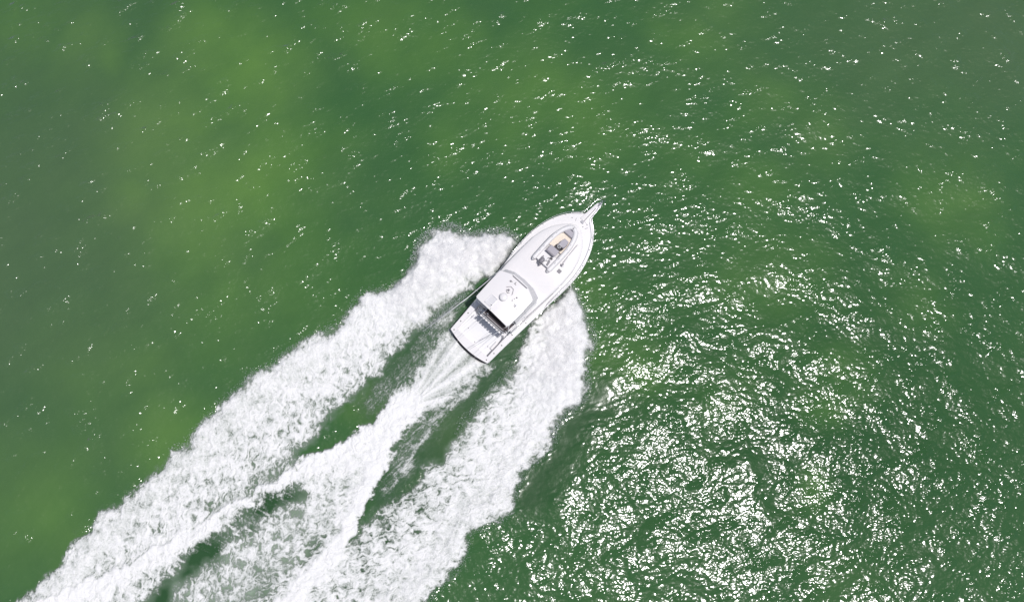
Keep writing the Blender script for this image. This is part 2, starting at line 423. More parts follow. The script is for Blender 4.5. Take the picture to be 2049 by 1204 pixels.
wh = N.new('ShaderNodeMapRange'); wh.inputs[1].default_value = .35; wh.inputs[2].default_value = 1.35
L.new(cv, wh.inputs[0])
c = mixc(wh.outputs[0], (.30, .345, .30), (.785, .78, .775))
L.new(c, b.inputs['Base Color']); b.inputs['Roughness'].default_value = .75; b.inputs['Specular IOR Level'].default_value = .25
bp = N.new('ShaderNodeBump'); bp.inputs['Distance'].default_value = .07; bp.inputs['Strength'].default_value = .8
L.new(math_('MULTIPLY', n1, math_('SUBTRACT', 1.0, math_('MULTIPLY', at_('mist'), .85))), bp.inputs['Height']); L.new(bp.outputs[0], b.inputs['Normal'])
L.new(al.outputs[0], mx.inputs[0]); L.new(tr.outputs[0], mx.inputs[1]); L.new(b.outputs[0], mx.inputs[2]); L.new(mx.outputs[0], out.inputs[0])
foam.data.materials.append(m)
FOAM_MAT = m

# mist hanging over the breaking bow waves: thin veils of fine spray one above the other
MS = 0.10
gx_ = np.arange(-30, 11, MS); gy_ = np.arange(-6, 21, MS)
MX, MY = np.meshgrid(gx_.astype(np.float32), gy_.astype(np.float32))
c0, h0, _, _, m0 = wake(MX, MY)
dla, dra = samp('la', MX, MY), samp('ra', MX, MY)
edge = np.maximum(np.exp(-((samp('la_out', MX, MY) - .4) / .9) ** 2), np.exp(-((samp('ra_out', MX, MY) - .4) / .9) ** 2) * (samp('ra_arc', MX, MY) < 22)) * .5 * (np.maximum(dla, dra) > -1)
w0 = np.clip(np.maximum(m0 * sstep(-.6, .7, np.maximum(dla, dra)), edge * sstep(-.7, .6, np.maximum(dla, dra))), 0, 1)
ms_v, ms_f, ms_c, off = [], [], [], 0
base_z = swell(MX, MY, np.float32(.105)) + np.clip(h0, 0, 3)
for k in range(1, 4):
    sx_ = MX + .5 * k * perlin(MX / 1.4, MY / 1.4, 200 + k) * .3; sy_ = MY + .5 * k * perlin(MX / 1.4, MY / 1.4, 210 + k) * .3
    ck = w0 * (.92 - .14 * k) + 1.25 * fbm(sx_ / .95, sy_ / .95, 5, 220 + 5 * k, .62) * w0 - .12
    kp = (ck > .02)
    mk_, us_ = grid_mesh('tmp', MX, MY, base_z + (.05 + .17 * k * (.25 + w0)) , kp)
    co = np.empty(len(mk_.vertices) * 3, np.float32); mk_.vertices.foreach_get('co', co)
    fi = np.empty(len(mk_.loops), np.int32); mk_.loops.foreach_get('vertex_index', fi)
    ms_v.append(co.reshape(-1, 3)); ms_f.append(fi.reshape(-1, 4) + off); ms_c.append(ck.reshape(-1)[us_]); off += len(us_)
    bpy.data.meshes.remove(mk_)
V_ = np.concatenate(ms_v); F_ = np.concatenate(ms_f)
me = bpy.data.meshes.new('spray_mist')
me.vertices.add(len(V_)); me.vertices.foreach_set('co', V_.ravel())
me.loops.add(F_.size); me.loops.foreach_set('vertex_index', F_.ravel().astype(np.int32))
me.polygons.add(len(F_)); me.polygons.foreach_set('loop_start', np.arange(0, F_.size, 4, dtype=np.int32))
me.polygons.foreach_set('use_smooth', np.ones(len(F_), bool)); me.update(calc_edges=True)
attr(me, 'cov', np.concatenate(ms_c))
mist_o = bpy.data.objects.new('spray_mist', me); COL.objects.link(mist_o)
tag(mist_o, 'soft white mist of spray over the breaking bow waves beside the hull', 'mist', kind='stuff')
m, nt, N, L = mat('mist')
out = N.new('ShaderNodeOutputMaterial'); b = N.new('ShaderNodeBsdfDiffuse'); tr = N.new('ShaderNodeBsdfTransparent'); mx = N.new('ShaderNodeMixShader')
tl = N.new('ShaderNodeBsdfTranslucent'); ml = N.new('ShaderNodeMixShader'); ml.inputs[0].default_value = .45
geo = N.new('ShaderNodeNewGeometry')
n1 = noise(3.0, 3, rough=.6)
al = N.new('ShaderNodeMapRange'); al.interpolation_type = 'SMOOTHSTEP'; al.inputs[1].default_value = 0.0; al.inputs[2].default_value = 1.1; al.inputs[4].default_value = .36
L.new(math_('MULTIPLY', at_('cov'), math_('ADD', .55, math_('MULTIPLY', n1, .9))), al.inputs[0])
b.inputs['Color'].default_value = (.92, .91, .92, 1); tl.inputs['Color'].default_value = (.92, .91, .92, 1)
L.new(b.outputs[0], ml.inputs[1]); L.new(tl.outputs[0], ml.inputs[2])
L.new(al.outputs[0], mx.inputs[0]); L.new(tr.outputs[0], mx.inputs[1]); L.new(ml.outputs[0], mx.inputs[2]); L.new(mx.outputs[0], out.inputs[0])
mist_o.data.materials.append(m)

# ------------------------------------------------------------------ mesh builders (all in the yacht's own axes: +Y ahead, +X starboard)
def link(name, me, m, parent=None, smooth=False):
    if smooth:
        me.polygons.foreach_set('use_smooth', [True] * len(me.polygons))
    me.materials.append(m)
    o = bpy.data.objects.new(name, me); COL.objects.link(o)
    if parent is not None: o.parent = parent
    return o

def from_bm(bm, name):
    bmesh.ops.recalc_face_normals(bm, faces=bm.faces)
    me = bpy.data.meshes.new(name); bm.to_mesh(me); bm.free(); return me

def box(bm, c, s, rz=0.0, bev=0.0, rx=0.0, ry=0.0):
    M = Matrix.Translation(c) @ Euler((rx, ry, rz)).to_matrix().to_4x4() @ Matrix.Diagonal((s[0], s[1], s[2], 1))
    g = bmesh.ops.create_cube(bm, size=1.0, matrix=M)
    if bev:
        es = list({e for v in g['verts'] for e in v.link_edges})
        bmesh.ops.bevel(bm, geom=es, offset=bev, segments=2, affect='EDGES', profile=.5)

def prism(bm, outline, z0, z1, bev=0.0, top=None):
    """an outline (x, y) raised from z0 to z1; top(x, y) gives extra height"""
    f = (lambda x, y: 0) if top is None else top
    lo = [bm.verts.new((x, y, z0)) for x, y in outline]
    hi = [bm.verts.new((x, y, z1 + f(x, y))) for x, y in outline]
    n = len(outline)
    bm.faces.new(lo[::-1]); tf = bm.faces.new(hi)
    for i in range(n): bm.faces.new((lo[i], lo[(i + 1) % n], hi[(i + 1) % n], hi[i]))
    if bev: bmesh.ops.bevel(bm, geom=list(tf.edges), offset=bev, segments=3, affect='EDGES', profile=.5)

def tube(bm, path, r, seg=8, closed=False, cap=True):
    path = [Vector(p) for p in path]; n = len(path)
    rr = r if isinstance(r, (list, tuple)) else [r] * n
    rings = []
    for i, p in enumerate(path):
        a = path[(i - 1) % n] if (closed or i) else p; b_ = path[(i + 1) % n] if (closed or i < n - 1) else p
        t = (b_ - a).normalized()
        up = Vector((0, 0, 1)) if abs(t.z) < .92 else Vector((1, 0, 0))
        u = t.cross(up).normalized(); v = u.cross(t).normalized()
        rings.append([bm.verts.new(p + (u * math.cos(k * 2 * math.pi / seg) + v * math.sin(k * 2 * math.pi / seg)) * rr[i]) for k in range(seg)])
    for i in range(n if closed else n - 1):
        A, B = rings[i], rings[(i + 1) % n]
        for k in range(seg): bm.faces.new((A[k], A[(k + 1) % seg], B[(k + 1) % seg], B[k]))
    if cap and not closed:
        bm.faces.new(rings[0][::-1]); bm.faces.new(rings[-1])

def lathe(bm, c, prof, seg=24, axis='Z'):
    rings = []
    for r, h in prof:
        ring = []
        for k in range(seg):
            a = k * 2 * math.pi / seg
            if axis == 'Z': p = (c[0] + r * math.cos(a), c[1] + r * math.sin(a), c[2] + h)
            else: p = (c[0] + r * math.cos(a), c[1] + h, c[2] + r * math.sin(a))
            ring.append(bm.verts.new(p))
        rings.append(ring)
    for A, B in zip(rings, rings[1:]):
        for k in range(seg): bm.faces.new((A[k], A[(k + 1) % seg], B[(k + 1) % seg], B[k]))
    bm.faces.new(rings[0][::-1]); bm.faces.new(rings[-1])

def loft(bm, sections, close_ends=True):
    rs = [[bm.verts.new(p) for p in s_] for s_ in sections]
    for A, B in zip(rs, rs[1:]):
        for k in range(len(A) - 1):
            bm.faces.new((A[k], A[k + 1], B[k + 1], B[k]))
    if close_ends:
        bm.faces.new(rs[0]); bm.faces.new(rs[-1][::-1])
    return rs

def smoothpath(p, n=6, closed=False):
    """Catmull-Rom through the points"""
    p = [Vector(q) for q in p]; out_ = []
    N_ = len(p)
    for i in range(N_ if closed else N_ - 1):
        a = p[(i - 1) % N_] if (closed or i) else p[0]; b_ = p[i]; c_ = p[(i + 1) % N_]; d = p[(i + 2) % N_] if (closed or i + 2 < N_) else p[-1]
        for k in range(n):
            t = k / n
            out_.append(.5 * ((2 * b_) + (c_ - a) * t + (2 * a - 5 * b_ + 4 * c_ - d) * t * t + (3 * b_ - a - 3 * c_ + d) * t ** 3))
    if not closed: out_.append(p[-1])
    return [tuple(v) for v in out_]

def part(name, parent, m, build, smooth=False, label=None):
    bm = bmesh.new(); build(bm)
    o = link(name, from_bm(bm, name), m, parent, smooth)
    if label: o['label'] = label
    return o
def auto_smooth(o, deg=35):
    me = o.data
    bm = bmesh.new(); bm.from_mesh(me)
    for f in bm.faces: f.smooth = True
    for e in bm.edges:
        e.smooth = not (len(e.link_faces) == 2 and e.calc_face_angle(0) > R_(deg))
    bm.to_mesh(me); bm.free()

# ------------------------------------------------------------------ materials of the boats
GEL = pmat('white_gelcoat', (.765, .742, .745), .28, coat=.4, var=.03, scale=.7)
DECKW = pmat('nonskid_deck', (.75, .73, .735), .55, var=.04, scale=1.2, bump=.15)
SOLE = pmat('cockpit_sole', (.74, .735, .75), .5, var=.03, scale=1.5, bump=.12)
STEEL = pmat('polished_steel', (.72, .72, .74), .22, metal=1.0, var=.05)
ALU = pmat('painted_aluminium', (.70, .70, .72), .35, metal=.2, var=.05)
GREYP = pmat('grey_plastic', (.22, .21, .23), .5, var=.1)
DARK = pmat('dark_trim', (.035, .033, .038), .45, var=.2)
DARKV = pmat('dark_vinyl', (.06, .045, .05), .6, var=.2)
GLASSD = pmat('dark_glass', (.02, .022, .025), .06, coat=.6, var=.1)
VINYL = pmat('clear_vinyl_enclosure', (.62, .605, .62), .3, var=.08, scale=2)
CUSH = pmat('grey_cushion', (.40, .38, .415), .75, var=.06, scale=6, bump=.1)
CUSHD = pmat('grey_backrest', (.25, .235, .26), .75, var=.08, scale=6, bump=.1)
TAN = pmat('tan_deck_mat', (.76, .67, .57), .7, var=.08, scale=4, bump=.1)
STRAKE = pmat('light_grey_rubber', (.46, .45, .47), .6, var=.08)
HYPA = pmat('white_hypalon', (.72, .705, .715), .5, var=.04, scale=3)
CARB = pmat('pale_rod_blank', (.66, .65, .67), .35, var=.1)

# ------------------------------------------------------------------ motor yacht
YAW = -0.749066; TRIM = R_(3.0)
YM = Matrix.Translation((-3.760, 8.877, 0.0)) @ Matrix.Rotation(YAW, 4, 'Z') @ Matrix.Rotation(TRIM, 4, 'X')
yacht = bpy.data.objects.new('motor_yacht', None); COL.objects.link(yacht); yacht.matrix_world = YM
tag(yacht, 'white sportfishing motor yacht with flybridge running at speed through green water', 'yacht')

def interp(y, xs, ys): return float(np.interp(y, xs, ys))
BY = [-.0, 1.7, 3.4, 5.5, 7.3, 9.0, 10.4, 11.5, 12.6, 13.4, 14.1, 14.7, 15.2, 15.5, 15.75]
BX = [2.24, 2.31, 2.41, 2.56, 2.68, 2.84, 2.90, 2.83, 2.58, 2.30, 1.94, 1.53, 1.08, .72, .10]
def beam(y):
    # smoothed half breadth
    return float(np.mean([np.interp(y + d, BY, BX) for d in (-.3, -.15, 0, .15, .3)])) if y < 15.1 else float(np.interp(y, BY, BX))
def sheer(y): return interp(y, [0, 3, 6, 9, 12, 15.7], [1.33, 1.38, 1.50, 1.72, 1.98, 2.25])
def transom_bulge(x): return -.34 * (1 - (x / 2.24) ** 2)

def hull_b(bm):
    ys = [0, .8, 1.7, 3, 4.4, 5.8, 7.2, 8.6, 9.8, 10.8, 11.6, 12.4, 13.1, 13.7, 14.2, 14.7, 15.1, 15.4, 15.6, 15.75]
    secs = []
    for y in ys:
        b_ = beam(y); zs = sheer(y); t = y / 15.75
        k = -.62 + 2.55 * max(0, (t - .62) / .38) ** 2.2              # forefoot rises to the stem
        zc = .02 + .25 * t + 1.1 * max(0, (t - .55) / .45) ** 2
        c_ = b_ * (.90 - .42 * max(0, (t - .3) / .7) ** 1.2)
        k = min(k, zs - .25); zc = max(min(zc, zs - .12), k + .05)
        zm = zc + (zs - zc) * .55; bm_ = c_ + (b_ - c_) * .42
        sh = (lambda x: transom_bulge(x) * (1 if y == 0 else (.0)))
        def p(x, z): return (x, y + (transom_bulge(x) if y == 0 else 0), z)
        half = [(0, k), (c_ * .5, k * .55 + zc * .45), (c_, zc), (c_ + .05, zc + .04), (bm_, zm), (b_ * .985, zs - .16), (b_ + .0, zs)]
        sec = [p(-x, z) for x, z in half[::-1]] + [p(x, z) for x, z in half[1:]]
        secs.append(sec)
    rs = loft(bm, secs, close_ends=False)
    # transom, following the curve
    top = rs[0]; n = 9; half = len(top) // 2
    bm.faces.new(top[::-1])
    bmesh.ops.triangulate(bm, faces=[f for f in bm.faces if len(f.verts) > 4])
hull = part('hull', yacht, GEL, hull_b); auto_smooth(hull, 30)
def rub(bm):
    for sgn in (-1, 1):
        tube(bm, [(sgn * (beam(y) + .012), y, sheer(y) - .13) for y in np.linspace(.02, 15.5, 50)], .035, 6)
part('rub_rail', yacht, ALU, rub, True)

# transom wall that follows the curved after edge
def transom_wall(bm):
    n = 18; rows = []
    for i in range(n + 1):
        x = -2.24 + 4.48 * i / n; y = transom_bulge(x)
        rows.append([(x, y - .004, -.25 + .0 * abs(x)), (x, y - .004, 1.33)])
    rs = [[bm.verts.new(p) for p in r] for r in rows]
    for A, B in zip(rs, rs[1:]): bm.faces.new((A[0], B[0], B[1], A[1]))
part('transom', yacht, GEL, transom_wall, True)
part('transom_shadow_strip', yacht, DARK, lambda bm: prism(bm, [(x, transom_bulge(x) - .02 - .18 * (1 - (x / 2.2) ** 6)) for x in np.linspace(-2.0, 2.0, 15)] + [(2.0, transom_bulge(2.0) + .0), (-2.0, transom_bulge(2.0) + .0)], .28, .33))  # dark ledge standing in for the shadow and wet band at the transom

CP_X, CP_Y0, CP_Y1, SOLE_Z = 1.86, .42, 3.35, .86
def gunwale(bm):
    n = 14
    # covering board along both sides
    for sgn in (-1, 1):
        ys = np.linspace(CP_Y0, CP_Y1, 10)
        outer = [bm.verts.new((sgn * (beam(y) + .0), y, sheer(y) + .012)) for y in ys]
        inner = [bm.verts.new((sgn * CP_X, y, sheer(y) + .012)) for y in ys]
        low = [bm.verts.new((sgn * CP_X, y, SOLE_Z)) for y in ys]
        for i in range(9):
            bm.faces.new((outer[i], outer[i + 1], inner[i + 1], inner[i])); bm.faces.new((inner[i], inner[i + 1], low[i + 1], low[i]))
    xs = np.linspace(-2.24, 2.24, 2 * n + 1)
    a = [bm.verts.new((x, transom_bulge(x), sheer(0) + .012)) for x in xs]
    c2 = [bm.verts.new((x * (beam(CP_Y0) / 2.24), CP_Y0, sheer(CP_Y0) + .012)) for x in xs]
    for i in range(2 * n): bm.faces.new((a[i], a[i + 1], c2[i + 1], c2[i]))
    w = [bm.verts.new((x, CP_Y0, z)) for x, z in ((-CP_X, sheer(0) + .012), (CP_X, sheer(0) + .012), (CP_X, SOLE_Z), (-CP_X, SOLE_Z))]
    bm.faces.new(w)
part('covering_board', yacht, GEL, gunwale)
part('cockpit_sole', yacht, SOLE, lambda bm: box(bm, (0, (CP_Y0 + CP_Y1) / 2, SOLE_Z - .02), (2 * CP_X, CP_Y1 - CP_Y0, .04)))

def deck_b(bm):
    ys = list(np.linspace(3.35, 15.0, 34)) + [15.2, 15.4, 15.55, 15.68, 15.74]
    rows = []
    for y in ys:
        b_ = beam(y); zs = sheer(y) + .012
        rows.append([(b_ * f, y, zs + .10 * (1 - f * f) * min(1, b_ / 2)) for f in np.linspace(-1, 1, 17)])
    rs = [[bm.verts.new(p) for p in r] for r in rows]
    for A, B in zip(rs, rs[1:]):
        for k in range(16): bm.faces.new((A[k], A[k + 1], B[k + 1], B[k]))
part('foredeck', yacht, DECKW, deck_b, True)
def toe(bm):
    pth = [(-(beam(y) - .035), y, sheer(y) + .05) for y in np.linspace(7.0, 15.66, 40)]
    tube(bm, pth, .032, 6); tube(bm, [(-x, y, z) for x, y, z in pth], .032, 6)
part('toe_rail', yacht, GEL, toe, True)

# deckhouse and trunk cabin: one moulded shape
HY = [3.35, 5.0, 6.8, 7.4, 8.0, 8.8, 9.6, 11.0, 12.0, 12.9, 13.6, 14.15, 14.4]
HW = [2.08, 2.20, 2.33, 2.37, 2.40, 2.43, 2.44, 2.38, 2.16, 1.78, 1.30, .72, .30]
HT = [3.05, 3.08, 3.10, 3.06, 2.92, 2.72, 2.60, 2.56, 2.52, 2.47, 2.40, 2.32, 2.27]
def house(bm):
    secs = []
    for y in np.linspace(3.35, 14.4, 46):
        w = interp(y, HY, HW); t = np.mean([interp(y + d, HY, HT) for d in (-.35, 0, .35)]); dz = sheer(y) - .02
        r_ = min(.16, w * .3)
        half = [(w, dz), (w * .992, t - .20), (w - r_ * .35, t - .09), (w - r_, t - .03), (w * .72, t + .01), (w * .4, t + .045), (0, t + .06)]
        secs.append([(-x, y, z) for x, z in half] + [(x, y, z) for x, z in half[-2::-1]])
    loft(bm, secs)
hs = part('deckhouse', yacht, GEL, house); auto_smooth(hs, 50)
for sgn in (-1, 1):
    def win(bm, sgn=sgn):
        a = [(4.0, 2.2), (4.2, 2.85), (6.9, 2.83), (8.3, 2.45), (8.3, 2.2)]
        o_ = [bm.verts.new((sgn * (interp(y, HY, HW) + .012), y, z)) for y, z in a]; i_ = [bm.verts.new((sgn * (interp(y, HY, HW) - .06), y, z)) for y, z in a]
        bm.faces.new(o_); bm.faces.new(i_[::-1])
        for k in range(5): bm.faces.new((o_[k], o_[(k + 1) % 5], i_[(k + 1) % 5], i_[k]))
    part('window', hs, GLASSD, win)
part('salon_door', yacht, GLASSD, lambda bm: box(bm, (-.5, 3.335, 1.75), (1.2, .05, 1.75), bev=.01))
def steps_(bm):
    box(bm, (-1.35, 3.05, 1.02), (.7, .5, .3), bev=.03); box(bm, (.55, 3.02, 1.12), (1.6, .55, .5), bev=.04)
part('mezzanine_seat', yacht, GEL, steps_)
def tackle(bm): box(bm, (1.66, 1.55, 1.0), (.36, .85, .28), bev=.02)
part('tackle_locker', yacht, GEL, tackle)
part('coaming_shadow_strip', yacht, GREYP, lambda bm: tube(bm, smoothpath([(1.80, .45, 1.27), (1.80, 1.3, 1.28), (1.80, 2.3, 1.29), (1.70, 2.62, 1.30), (1.55, 2.7, 1.30)], 4), .045, 8), True)  # grey tube drawn in place of the shadow line inside the coaming
for x, y in [(-2.08, 2.09), (-2.07, 1.12), (-1.98, .16), (1.98, .16), (2.08, 1.02), (2.10, 2.0), (2.15, 3.3), (2.33, 4.9)]:
    part('rod_holder', yacht, DARK, lambda bm: lathe(bm, (x, y, sheer(y) + .008), [(.055, 0), (.055, .022), (.03, .024)], 12))
for x, y in [(-1.22, 1.14), (.05, .62), (1.20, 1.11)]:
    part('deck_drain', yacht, GREYP, lambda bm: lathe(bm, (x, y, SOLE_Z + .001), [(.05, 0), (.05, .015)], 12))
def hatchline(bm):
    for x0, x1, y0, y1 in [(-.75, .75, .9, 1.75)]:
        tube(bm, [(x0, y0, SOLE_Z + .003), (x1, y0, SOLE_Z + .003), (x1, y1, SOLE_Z + .003), (x0, y1, SOLE_Z + .003)], .006, 4, closed=True)
part('fish_hatch_seam', yacht, ALU, hatchline)

# flybridge
FO = [(-2.02, 3.35), (-2.05, 5.0), (-2.08, 6.6), (-1.85, 7.1), (-1.08, 7.42), (0, 7.5), (1.08, 7.42), (1.85, 7.1), (2.08, 6.6), (2.05, 5.0), (1.90, 2.62), (-.80, 2.60), (-.80, 3.35)]
part('flybridge_deck', yacht, GEL, lambda bm: prism(bm, FO[::-1], 3.11, 3.22, .03))
part('flybridge_sole', yacht, DARKV, lambda bm: prism(bm, [(x * .93, 4.9 + (y - 4.9) * .93) for x, y in FO[::-1]], 3.19, 3.235))  # near-black colour carries the shade of the interior under the hardtop
def coaming(bm):
    path = [(1.95, 2.95, 0), (2.02, 3.8, 0), (2.05, 5.0, 0), (2.08, 6.55, 0), (1.88, 7.05, 0), (1.08, 7.36, 0), (0, 7.44, 0), (-1.08, 7.36, 0), (-1.88, 7.05, 0), (-2.08, 6.55, 0), (-2.05, 5.0, 0), (-2.02, 3.6, 0)]
    th = .10; top = lambda y: 3.55 + .18 * sstep(3.0, 5.0, y)
    P_ = [Vector(p) for p in path]; rows = []
    for i, p in enumerate(P_):
        d = (P_[min(i + 1, len(P_) - 1)] - P_[max(i - 1, 0)]).normalized(); nrm = Vector((d.y, -d.x, 0))
        zt = float(top(p.y)); a = p - nrm * 0; b2 = p + nrm * -th
        rows.append([(a.x, a.y, 3.15), (a.x, a.y, zt), (b2.x, b2.y, zt), (b2.x, b2.y, 3.15)])
    loft(bm, rows)
cm = part('flybridge_coaming', yacht, GEL, coaming)
def enclosure(bm):
    lo = [(2.03, 4.1, 3.70), (2.04, 5.0, 3.73), (2.05, 6.52, 3.73), (1.86, 6.98, 3.73), (1.06, 7.30, 3.73), (0, 7.38, 3.73), (-1.06, 7.30, 3.73), (-1.86, 6.98, 3.73), (-2.05, 6.52, 3.73), (-2.04, 5.0, 3.73), (-2.03, 4.1, 3.70)]
    hi = [(1.78, 4.1, 4.97), (1.80, 5.0, 4.97), (1.80, 6.15, 4.97), (1.66, 6.32, 4.97), (.9, 6.62, 4.97), (0, 6.7, 4.97), (-.9, 6.62, 4.97), (-1.66, 6.32, 4.97), (-1.80, 6.15, 4.97), (-1.80, 5.0, 4.97), (-1.78, 4.1, 4.97)]
    A = [bm.verts.new(p) for p in lo]; B = [bm.verts.new(p) for p in hi]
    Ai = [bm.verts.new((x * .99, y - .012, z)) for x, y, z in lo]; Bi = [bm.verts.new((x * .99, y - .012, z)) for x, y, z in hi]
    for k in range(len(A) - 1):
        bm.faces.new((A[k], A[k + 1], B[k + 1], B[k])); bm.faces.new((Ai[k], Bi[k], Bi[k + 1], Ai[k + 1]))
        bm.faces.new((A[k], Ai[k], Ai[k + 1], A[k + 1])); bm.faces.new((B[k], B[k + 1], Bi[k + 1], Bi[k]))
enc = part('windshield', yacht, VINYL, enclosure)
def mull(bm):
    for a, c_ in [((2.045, 6.54, 3.74), (1.80, 6.16, 4.97)), ((1.07, 7.31, 3.74), (.9, 6.63, 4.97)), ((-1.07, 7.31, 3.74), (-.9, 6.63, 4.97)), ((-2.045, 6.54, 3.74), (-1.80, 6.16, 4.97)), ((2.04, 5.3, 3.74), (1.80, 5.3, 4.97)), ((-2.04, 5.3, 3.74), (-1.8, 5.3, 4.97)), ((2.03, 4.1, 3.71), (1.78, 4.1, 4.97)), ((-2.03, 4.1, 3.71), (-1.78, 4.1, 4.97))]:
        tube(bm, [a, c_], .032, 6)
    tube(bm, [(2.045, 4.1, 3.74), (2.05, 6.54, 3.75), (1.87, 7.0, 3.75), (1.07, 7.32, 3.75), (0, 7.4, 3.75), (-1.07, 7.32, 3.75), (-1.87, 7.0, 3.75), (-2.05, 6.54, 3.75), (-2.045, 4.1, 3.74)], .028, 6)
part('frame', enc, ALU, mull)
part('helm_console', yacht, GEL, lambda bm: box(bm, (0, 4.6, 3.65), (1.5, .7, .9), bev=.06))
for x in (-.45, .45):
    hc = part('helm_chair', yacht, DARKV, lambda bm: (box(bm, (x, 3.75, 3.75), (.5, .5, .14), bev=.04), box(bm, (x, 3.98, 4.05), (.5, .1, .6), bev=.04)))
    part('pedestal', hc, STEEL, lambda bm: lathe(bm, (x, 3.75, 3.22), [(.14, 0), (.05, .03), (.05, .46)], 12))
part('bench_seat', yacht, DARKV, lambda bm: box(bm, (.45, 3.0, 3.42), (2.2, .40, .36), bev=.05))

# hardtop and what stands on it
HO = [(-1.90, 3.42), (-1.93, 5.0), (-1.93, 6.30), (-1.82, 6.46), (-.95, 6.85), (-.5, 6.92), (0, 6.95), (.5, 6.93), (.95, 6.85), (1.78, 6.44), (1.86, 6.30), (1.86, 4.6), (1.84, 3.45), (1.70, 3.26), (1.0, 3.30), (0, 3.33), (-1.0, 3.33), (-1.75, 3.33)]
ht = part('hardtop', yacht, GEL, lambda bm: prism(bm, HO[::-1], 4.97, 5.09, .045)); auto_smooth(ht, 40)
TZ = 5.09
rd = part('radome', ht, GEL, lambda bm: lathe(bm, (-.12, 4.90, TZ), [(.26, 0), (.27, .10), (.34, .13), (.345, .26), (.31, .33), (.18, .37), (.02, .38)], 28)); auto_smooth(rd, 50)
part('base', rd, GREYP, lambda bm: lathe(bm, (-.12, 4.90, TZ + .002), [(.30, 0), (.30, .03), (.27, .05)], 24))
def hatchf(bm):
    x0, x1, y0, y1 = -1.02, -.38, 3.58, 4.42
    for a, c_ in [((x0, y0), (x1, y0)), ((x1, y0), (x1, y1)), ((x1, y1), (x0, y1)), ((x0, y1), (x0, y0))]:
        m_ = ((a[0] + c_[0]) / 2, (a[1] + c_[1]) / 2, TZ + .035); box(bm, m_, (abs(a[0] - c_[0]) + .05, abs(a[1] - c_[1]) + .05, .13), bev=.012)
    box(bm, (-.70, 3.80, TZ + .04), (.6, .035, .06))
hf = part('hatch', ht, ALU, hatchf)
part('pane', hf, pmat('smoked_acrylic', (.64, .63, .65), .2, var=.05), lambda bm: box(bm, (-.70, 4.0, TZ + .022), (.60, .80, .03)))
part('handle', hf, DARK, lambda bm: box(bm, (-.42, 3.72, TZ + .085), (.1, .06, .05), bev=.01))
lb = part('light_bar', ht, GEL, lambda bm: box(bm, (0, 6.86, TZ + .06), (1.70, .10, .12), bev=.03))
part('bracket', lb, GREYP, lambda bm: (box(bm, (0, 6.77, TZ + .02), (1.62, .08, .05), bev=.01)))
part('horn', ht, GREYP, lambda bm: (lathe(bm, (-.62, 6.32, TZ), [(.07, 0), (.085, .03), (.05, .12), (.07, .14)], 12), box(bm, (-.52, 6.36, TZ + .05), (.12, .05, .06), bev=.01)))
part('spotlight', ht, GREYP, lambda bm: (box(bm, (-.17, 6.38, TZ + .03), (.22, .05, .05), bev=.01), box(bm, (-.22, 6.48, TZ + .04), (.05, .18, .05), bev=.01)))
part('antenna_bracket', ht, GREYP, lambda bm: (tube(bm, [(-.55, 5.70, TZ + .06), (-.30, 5.98, TZ + .06), (.02, 5.96, TZ + .06), (.22, 5.62, TZ + .06), (.24, 5.50, TZ + .05)], .022, 6), tube(bm, [(-.38, 5.48, TZ + .03), (-.14, 5.38, TZ + .03), (.0, 5.50, TZ + .03)], .026, 6)))
part('satellite_compass', ht, GREYP, lambda bm: (box(bm, (-.26, 5.62, TZ + .06), (.30, .07, .06), rz=.5, bev=.015), box(bm, (-.22, 5.62, TZ + .06), (.07, .26, .06), rz=.5, bev=.015), lathe(bm, (-.22, 5.62, TZ), [(.06, 0), (.06, .12), (.03, .14)], 12)))
part('navigation_light', ht, DARK, lambda bm: lathe(bm, (.72, 5.62, TZ), [(.05, 0), (.05, .10), (.02, .13)], 12))
part('gps_antenna', ht, ALU, lambda bm: lathe(bm, (1.14, 5.08, TZ), [(.05, 0), (.05, .07), (.09, .09), (.09, .12), (.05, .16), (.01, .17)], 16))
part('camera_mount', ht, GREYP, lambda bm: tube(bm, [(.54, 5.28, TZ + .03), (.60, 5.14, TZ + .04), (.66, 5.18, TZ + .04)], .02, 6))
part('antenna_bracket', ht, GREYP, lambda bm: tube(bm, [(.94, 5.12, TZ + .03), (1.02, 4.94, TZ + .04), (1.18, 4.90, TZ + .04)], .02, 6))
for x, y in [(1.37, 4.90), (-.28, 3.42), (.62, 5.42)]:
    part('cable_gland', ht, DARK, lambda bm: lathe(bm, (x, y, TZ), [(.035, 0), (.03, .05)], 10))
part('whip_antenna', ht, CARB, lambda bm: tube(bm, [(-1.62, 3.92, TZ + .05), (-1.66, 3.50, TZ + .07)], .012, 5))
part('hardtop_seam', ht, ALU, lambda bm: tube(bm, [(.75, 4.42, TZ + .002), (1.80, 4.70, TZ + .002)], .008, 4))
for sgn in (-1, 1):
    for (y0, y1) in ((3.05, 3.6), (4.0, 3.9), (5.9, 5.7)):
        part('hardtop_leg', yacht, ALU, lambda bm: tube(bm, [(sgn * 1.97, y0, 3.6), (sgn * 1.74, y1, 4.98)], .035, 8), True)
